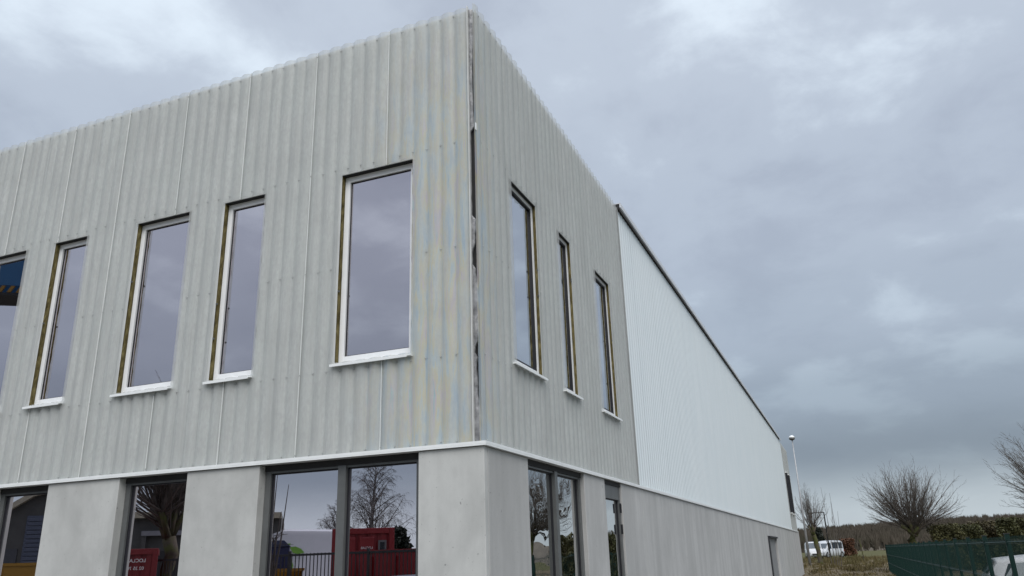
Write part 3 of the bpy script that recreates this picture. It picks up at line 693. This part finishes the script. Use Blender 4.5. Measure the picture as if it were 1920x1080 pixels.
# ---------------------------------------------------------------- vehicles
def paint(name, c, rough=.25): return plain(name, c, rough, 0, .03, 3)
TYRE = plain('tyre', (.015, .015, .015), .85); RIM = plain('rim', (.35, .36, .37), .35, .6); PLASTIC = plain('black_plastic', (.018, .018, .02), .6); LAMP = plain('lamp_lens', (.55, .57, .6), .15); TAIL = plain('tail_lens', (.30, .02, .02), .2); PLATE = plain('number_plate', (.7, .7, .68), .5)
def vehicle(name, loc, rz, st, body, label, cat, side_win, rear_win, front_win, axles, wheel_r, group=None):
    """st: stations (x, bottom, belt height, half width at belt, top height, half width at top), rear to front"""
    t = tag(empty(name, loc, rz), label, cat, group); mb = MB(); rings = []
    for x, b, be, wb, to, wt in st:
        mid = b + (be - b) * .45; half = [(wb * .90, b), (wb * .985, b + (mid - b) * .35), (wb, mid), (wb * .99, be - .02), (wb * .965, be + .01), (wt + (wb * .965 - wt) * .12, be + (to - be) * .86), (wt * .93, to - (to - be) * .04), (wt * .55, to + .015), (0, to + .022)]
        rings.append([(x, y, z) for y, z in half] + [(x, -y, z) for y, z in half[-2::-1]])
    n = len(rings[0])
    for r in rings: mb.v += r
    for i in range(len(rings) - 1):
        for q in range(n):
            a = i * n + q; b = i * n + (q + 1) % n; mb.f.append((a, b, b + n, a + n))
    mb.f.append(tuple(range(n))); mb.f.append(tuple(range((len(rings) - 1) * n, len(rings) * n))[::-1])
    o = mb.build('body', body, t, True)
    md = o.modifiers.new('edges', 'EDGE_SPLIT'); md.split_angle = R(38)
    def at(x):
        for i in range(len(st) - 1):
            if st[i][0] <= x <= st[i + 1][0]:
                f = (x - st[i][0]) / (st[i + 1][0] - st[i][0]); return [st[i][k] + (st[i + 1][k] - st[i][k]) * f for k in range(6)]
        return st[-1]
    def side_pt(x, f, sg):
        _, b, be, wb, to, wt = at(x); w5 = wt + (wb * .965 - wt) * .12; w4 = wb * .965; z4 = be + .01; z5 = be + (to - be) * .86
        return (x, sg * (w4 + (w5 - w4) * f + .008), z4 + (z5 - z4) * f)
    for sg in (1, -1):
        for a0, a1, b0, b1 in side_win:      # bottom from a0 to a1, top from b0 to b1
            g = MB(); K = 5
            for i in range(K):
                u0, u1 = i / K, (i + 1) / K
                g.quad(side_pt(a0 + (a1 - a0) * u0, .10, sg), side_pt(a0 + (a1 - a0) * u1, .10, sg), side_pt(b0 + (b1 - b0) * u1, .93, sg), side_pt(b0 + (b1 - b0) * u0, .93, sg))
            g.build('side_window', M['car_glass'], t)
        MB().box(st[len(st) * 2 // 3][0] - .05, st[len(st) * 2 // 3][0] + .1, sg * (at(0)[3] + .02), sg * (at(0)[3] + .17), at(0)[2] + .02, at(0)[2] + .15).build('mirror', body, t, False, .02)
    for nm, win, s in (('rear_window', rear_win, -1), ('windscreen', front_win, 1)):
        if not win: continue
        g = MB(); x0, x1 = win; K = 6; L0, L1 = at(x0), at(x1); off = .02
        def cp(x, f):
            q = at(x); return (x + s * off, f * q[5] * .90, q[4] + .03 - .012 * f * f)
        for i in range(K):
            f0, f1 = -1 + 2 * i / K, -1 + 2 * (i + 1) / K; g.quad(cp(x0, f0), cp(x0, f1), cp(x1, f1), cp(x1, f0))
        g.build(nm, M['car_glass'], t)
    for ax in axles:
        for sg in (1, -1):
            w = at(ax)[3]
            wh = MB().tube([(ax, sg * (w - .2), wheel_r), (ax, sg * (w + .005), wheel_r)], [wheel_r, wheel_r], 18).build('tyre', TYRE, t, True)
            MB().tube([(ax, sg * (w - .02), wheel_r), (ax, sg * (w + .012), wheel_r)], [wheel_r * .66, wheel_r * .6], 12).build('rim', RIM, wh)
            MB().tube([(ax, sg * (w - .25), wheel_r + .02), (ax, sg * (w + .002), wheel_r + .02)], [wheel_r * 1.16] * 2, 18).build('wheel_arch', PLASTIC, t, True)
    x, b, be, wb, to, wt = st[-2]; xr, br, ber, wbr, tor, wtr = st[1]
    for sg in (1, -1):
        MB().box(x - .18, x + .10, sg * wb * .62, sg * wb * .99, be - .16, be - .01).build('headlight', LAMP, t, False, .02)
        MB().box(xr - .06, xr + .10, sg * wbr * .78, sg * wbr * 1.005, ber - .26, ber - .02).build('tail_light', TAIL, t, False, .02)
    MB().box(x + .0, st[-1][0] + .03, -wb * .45, wb * .45, b + .12, b + .30).build('grille', PLASTIC, t, False, .01)
    MB().box(st[0][0] - .015, st[0][0] + .05, -.26, .26, br + .2, br + .31).build('number_plate', PLATE, t)
    return t
HATCH = [(-2.0, .42, .78, .70, .92, .58), (-1.95, .27, .90, .80, 1.00, .68), (-1.88, .22, .94, .84, 1.14, .66), (-1.68, .2, .955, .85, 1.41, .61), (-1.2, .2, .95, .855, 1.455, .60), (-.3, .2, .93, .86, 1.47, .62), (.28, .2, .92, .86, 1.42, .61), (.98, .2, .92, .85, .985, .74), (1.5, .2, .82, .84, .90, .70), (1.88, .24, .70, .78, .77, .60), (2.02, .36, .55, .62, .60, .48)]
SIDE = [(-1.68, -1.02, -1.50, -1.06), (-.93, -.02, -.97, -.02), (.04, .82, .04, .36)]
vehicle('parked_car', (7.79, 10.5, 0), R(-3), HATCH, paint('white_paint', (.55, .56, .57)), 'white hatchback parked behind the green mesh fence at bottom right', 'car', SIDE, (-1.87, -1.70), (.34, .92), (-1.22, 1.28), .31)
vehicle('parked_car', (-3.3, -5.6, 0), R(6), HATCH, paint('dark_blue_paint', (.010, .013, .022)), 'dark car roof mirrored at the foot of the double window', 'car', SIDE, (-1.87, -1.70), (.34, .92), (-1.22, 1.28), .31)
VAN = [(-2.5, .4, .95, .80, 1.75, .70), (-2.44, .3, 1.02, .92, 1.98, .80), (-2.2, .26, 1.05, .96, 2.06, .82), (-.5, .25, 1.06, .97, 2.10, .83), (.7, .25, 1.06, .97, 2.06, .82), (1.0, .25, 1.05, .97, 1.98, .80), (1.75, .25, 1.03, .96, 1.20, .84), (2.25, .27, .98, .93, 1.06, .78), (2.46, .3, .80, .84, .86, .66), (2.55, .42, .60, .68, .64, .5)]
VS = [(.62, 1.5, .62, 1.10)]
vehicle('parked_van', (-1.05, 99.8, ground_z(0, 100)), R(-84), [(a, b, c * .95, d * .96, e * .93, f) for a, b, c, d, e, f in VAN], paint('white_van_paint', (.52, .53, .54)), 'white van seen from the front half hidden by the bare tree trunk', 'van', VS, None, (1.05, 1.70), (-1.5, 1.62), .34)
vehicle('parked_van', (.55, 102.5, ground_z(0, 101)), R(-120), [(a * .85, b, c * .95, d * .95, e * .98, f * .95) for a, b, c, d, e, f in VAN], paint('pale_van_paint', (.48, .50, .52)), 'larger pale van parked just right of the front facing white van', 'van', VS + [(-2.2, -1.0, -2.1, -1.0), (-.85, .45, -.85, .45)], None, (1.05, 1.70), (-1.5, 1.62), .34)
WV = [(a, b, c * 1.25, d * 1.06, e * 1.47, f * 1.05) for a, b, c, d, e, f in VAN]
wv = vehicle('delivery_van', (-17.6, -18.6, 0), R(150), WV, paint('white_delivery_paint', (.42, .42, .43)), 'high white van with a green leaf emblem mirrored in the double window', 'van', [(.62, 1.5, .62, 1.10)], None, (1.05, 1.70), (-1.5, 1.62), .38)
def leaf_emblem(parent, side):
    g = MB()
    for cx, cz, an, L in ((-.9, 2.30, R(70), .62), (-.42, 2.35, R(-50), .62), (-.62, 1.78, R(195), .66)):
        c, s = math.cos(an), math.sin(an); pts = [(-.5, 0), (-.2, .2), (.15, .24), (.5, 0), (.15, -.16), (-.2, -.14)]
        w = 1.035 * side; q = [(cx + L * (px * s + pz * c), w, cz + L * (px * c - pz * s)) for px, pz in pts]; i = len(g.v); g.v += q; g.f.append(tuple(range(i, i + 6)))
        q2 = [(x, y - .02 * side, z) for x, y, z in q]; g.v += q2; g.f.append(tuple(range(i + 6, i + 12))[::-1])
        for k in range(6): g.f.append((i + k, i + (k + 1) % 6, i + 6 + (k + 1) % 6, i + 6 + k))
    g.build('leaf_emblem', plain('leaf_green', (.16, .34, .05), .4), parent)
leaf_emblem(wv, -1); leaf_emblem(wv, 1)

# ---------------------------------------------------------------- the yard opposite, seen in the panes
def lettering(txt, size, loc, rot, mat, parent, name='lettering'):
    cu = bpy.data.curves.new(name, 'FONT'); cu.body = txt; cu.size = size; cu.extrude = .004; cu.align_x = 'CENTER'
    tmp = bpy.data.objects.new(name, cu); COL.objects.link(tmp); dg = bpy.context.evaluated_depsgraph_get(); me = bpy.data.meshes.new_from_object(tmp.evaluated_get(dg)); bpy.data.objects.remove(tmp)
    o = bpy.data.objects.new(name, me); COL.objects.link(o); me.materials.clear(); me.materials.append(mat); o.parent = parent; o.location = loc; o.rotation_euler = rot; return o
WHITE_INK = plain('white_lettering', (.75, .74, .72), .5); RED = paint('red_paint', (.17, .006, .008), .5); RED2 = paint('deep_red_paint', (.14, .006, .008), .5)
def ribbed_wall(mb, x0, x1, y, z0, z1, pitch, amp, out=1):
    n = int((x1 - x0) / pitch * 8); pv = None
    for i in range(n + 1):
        x = x0 + (x1 - x0) * i / n; yy = y + out * amp * trap((x - x0) / pitch); q = ((x, yy, z0), (x, yy, z1))
        if pv: mb.quad(pv[0], q[0], q[1], pv[1])
        pv = q
def cabin(loc, rz, w, l, h, label, doors, text, mat):
    """+y face is the one turned to the building"""
    t = tag(empty('site_cabin', loc, rz), label, 'cabin'); mb = MB()
    ribbed_wall(mb, -w / 2, w / 2, -.02, .18, h - .14, .28, .035); mb.box(-w / 2 + .01, w / 2 - .01, -l, -.03, .15, h - .1); mb.build('wall', mat, t)
    fr = MB()
    for sx in (-1, 1): fr.box(sx * w / 2 - .07, sx * w / 2 + .07, -.1, .04, .05, h)
    fr.box(-w / 2 + .07, w / 2 - .07, -.09, .05, h - .15, h - .001); fr.box(-w / 2 + .07, w / 2 - .07, -.09, .05, .05, .2); fr.box(-w / 2 - .05, w / 2 + .05, -l - .02, -.1, h - .15, h - .002); fr.build('frame', mat, t, False, .01)
    for x0, x1, z0, z1, kind in doors:
        if kind == 'door':
            d = MB().box(x0, x1, .0, .055, z0, z1).build('door', mat, t, False, .015); MB().box(x0 + .08, x0 + .11, .056, .09, 1.0, 1.18).build('handle', M['screw'], d)
        else:
            d = MB().box(x0, x1, .0, .05, z0, z1).build('window', M['grey_frame'], t); MB().box(x0 + .05, x1 - .05, .051, .056, z0 + .05, z1 - .05).build('pane', M['car_glass'], d)
    if text:
        for i, (tx, sz, x, z) in enumerate(text): lettering(tx, sz, (x, .06, z), (R(90), 0, R(180)), WHITE_INK, t)
    return t
cabin((-8.60, -10.75, 0), R(-31), 1.52, 5.8, 2.62, 'red site cabin with doors and lettering mirrored below the weeping birch', [(-.60, -.2, .2, 2.38, 'door'), (-.10, .30, .25, 2.38, 'door'), (.40, .62, 1.3, 2.3, 'window')], [('LOCLAB', .085, .10, 2.08), ('02 35 70', .07, .10, 1.98)], RED)
cabin((-14.42, -7.88, 0), R(-44), 2.0, 2.3, 2.27, 'red box body with two lines of lettering mirrored in the single ground floor window', [], [('LOCLAB', .125, .55, 1.93), ('02 35 70', .115, .55, 1.74)], RED2)
def skip(loc, rz, mat, label, l=2.4, w=1.7, h=1.5, cat='skip'):
    t = tag(empty('skip', loc, rz), label, cat); o = MB()
    poly = [(-l / 2 + .35, .12), (l / 2 - .35, .12), (l / 2, h), (l / 2 - .1, h), (l / 2 - .42, .22), (-l / 2 + .42, .22), (-l / 2 + .1, h), (-l / 2, h)]
    o.prism(poly, -w / 2, w / 2)
    side = [(-l / 2 + .35, .12), (l / 2 - .35, .12), (l / 2, h), (-l / 2, h)]
    for s in (-1, 1): o.prism(side, s * w / 2, s * (w / 2 + .05))
    o.build('body', mat, t)
    for x in (-.3, 0, .3):
        for s in (-1, 1): MB().box(x * l - .05, x * l + .05, s * (w / 2 + .051), s * (w / 2 + .10), .15, h - .08).build('rib', mat, t)
    for s in (-1, 1): MB().box(-l / 2 - .03, l / 2 + .03, s * (w / 2 + .02) - .05, s * (w / 2 + .02) + .05, h + .001, h + .07).build('rim', mat, t)
    return t
YEL = paint('yellow_paint', (.22, .115, .008), .5)
skip((-6.7, -10.2, 0), R(6), RED, 'red open skip mirrored in front of the red cabin', 2.4, 1.6, 1.95)
skip((-11.6, -9.9, 0), R(-4), YEL, 'yellow open skip mirrored behind the dark railing', 2.2, 1.6, 1.58)
skip((-16.6, -6.4, 0), R(-52), YEL, 'yellow open skip mirrored in the leftmost ground floor window', 3.4, 1.8, 1.92)
def toilet(loc, rz, label):
    t = tag(empty('portable_toilet', loc, rz), label, 'toilet cabin'); b = paint('navy_plastic', (.010, .016, .06), .45)
    MB().box(-.55, .55, -1.1, 0, .08, 2.25).build('body', b, t, False, .02); d = MB().box(-.4, .4, .001, .03, .15, 2.05).build('door', b, t, False, .01); MB().box(.28, .33, .031, .06, 1.0, 1.12).build('handle', M['screw'], d)
    MB().prism([(-.58, 2.251), (.58, 2.251), (.4, 2.42), (-.4, 2.42)], -1.12, .03).build('roof', plain('toilet_roof', (.03, .04, .08), .5), t)
toilet((-11.9, -11.0, 0), R(-36), 'dark blue portable toilet mirrored at the left of the double window')
def railing():
    t = tag(empty('railing', (-9.5, -8.8, 0)), 'black bar railing mirrored low in the double window', 'railing'); b = plain('black_iron', (.010, .010, .011), .5)
    for z in (.12, 1.05, 1.94): MB().box(-4.6, 4.6, -.02, .02, z, z + .05).build('rail', b, t)
    bars = MB()
    for i in range(84): bars.box(-4.55 + i * .11 - .009, -4.55 + i * .11 + .009, -.009, .009, .05, 2.0)
    stuff(bars.build('bar', b, t))
    for i in range(5): MB().box(-4.6 + i * 2.3 - .025, -4.6 + i * 2.3 + .025, -.034, .034, -.05, 2.06).build('post', b, t)
railing()
def warehouse():
    t = tag(empty('warehouse', (-24.2, -12.6, 0), R(-37)), 'dark shed with a roller shutter mirrored in the leftmost ground floor windows', 'warehouse')
    dk = plain('dark_render', (.055, .054, .05), .8, 0, .2, 2); fa = plain('beige_fascia', (.30, .27, .20), .6); sl = paint('blue_grey_slat', (.055, .065, .095), .45)
    prof = [(-9, 0), (9, 0), (9, 3.7), (3.4, 3.8), (2.0, 4.2), (.85, 4.8), (.2, 4.62), (-.75, 3.98), (-2.8, 3.95), (-9, 3.7)]
    MB().prism(prof, -9, 0).build('wall', dk, t)
    top = prof[2:]; f = MB()
    for i in range(len(top) - 1):
        (x0, z0), (x1, z1) = top[i], top[i + 1]; f.prism([(x0, z0 + .02), (x1, z1 + .02), (x1, z1 - .20), (x0, z0 - .20)], .03, .25)
    f.build('fascia', fa, t)
    MB().box(-3.4, -.1, .002, .05, .1, 2.6).build('door', plain('grey_door', (.04, .042, .048), .6), t)
    s = MB().box(.05, 2.9, .002, .03, .05, 3.75).build('roller_shutter', sl, t)
    for i in range(24): MB().box(.10, 2.85, .031, .06, .10 + i * .15, .215 + i * .15).build('slat', sl, s, False, .008)
    MB().box(4.0, 8.4, .002, .22, 2.95, 3.12).build('canopy', plain('canopy_grey', (.16, .16, .17), .6), t); MB().box(4.2, 8.2, .001, .05, .1, 2.4).build('dark_bay', M['dark_gap'], t)
    for x in (4.1, 8.3): MB().box(x - .08, x + .08, .05, .2, 0, 2.94).build('post', dk, t)
warehouse()
def boom_lift():
    t = tag(empty('boom_lift', (-24.0, -3.2, 0), R(-35)), 'blue lift basket mirrored in the leftmost upper window', 'boom lift'); b = paint('lift_blue', (.010, .085, .20), .4); k = plain('lift_black', (.012, .012, .012), .6)
    MB().box(-1.3, 1.3, -.9, .9, .45, 1.1).build('chassis', b, t, False, .05)
    for x in (-.9, .9):
        for y in (-.95, .95): MB().tube([(x, y - .14, .42), (x, y + .14, .42)], [.42, .42], 16).build('wheel', TYRE, t, True)
    MB().box(-.9, .5, -.5, .5, 1.12, 1.9).build('turret', b, t, False, .05)
    M_ = plain('boom_white', (.5, .5, .5), .4); MB().tube([(-.6, 0, 1.8), (-2.2, 0, 6.4)], [.16, .14], 6).build('lower_boom', b, t); MB().tube([(-2.2, 0, 6.4), (4.9, 0, 9.6)], [.15, .09], 6).build('upper_boom', b, t)
    bk = MB(); bk.box(4.9, 6.9, -.55, .55, 9.55, 9.63); fl = bk.build('basket', k, t)
    for bx_ in ((4.92, 6.88, .50, .56), (4.92, 6.88, -.56, -.50), (6.84, 6.9, -.499, .499)): MB().box(*bx_, 9.85, 10.75).build('basket_panel', b, t)
    for i in range(8):
        x = 4.95 + i * .245; 
        for y0_, y1_ in ((.505, .562), (-.562, -.505)): MB().prism([(x, 9.64), (x + .1, 9.64), (x + .2, 9.84), (x + .1, 9.84)], y0_, y1_).build('hazard_stripe', YEL, t)
    for y0_, y1_ in ((.561, .57), (-.57, -.561)): MB().box(5.6, 5.85, y0_, y1_, 10.3, 10.5).build('plate', PLATE, t)
    for z in (10.95,): MB().tube([(4.92, -.53, z), (6.87, -.53, z), (6.87, .53, z), (4.92, .53, z)], .025, 6).build('guard_rail', k, t)
boom_lift()
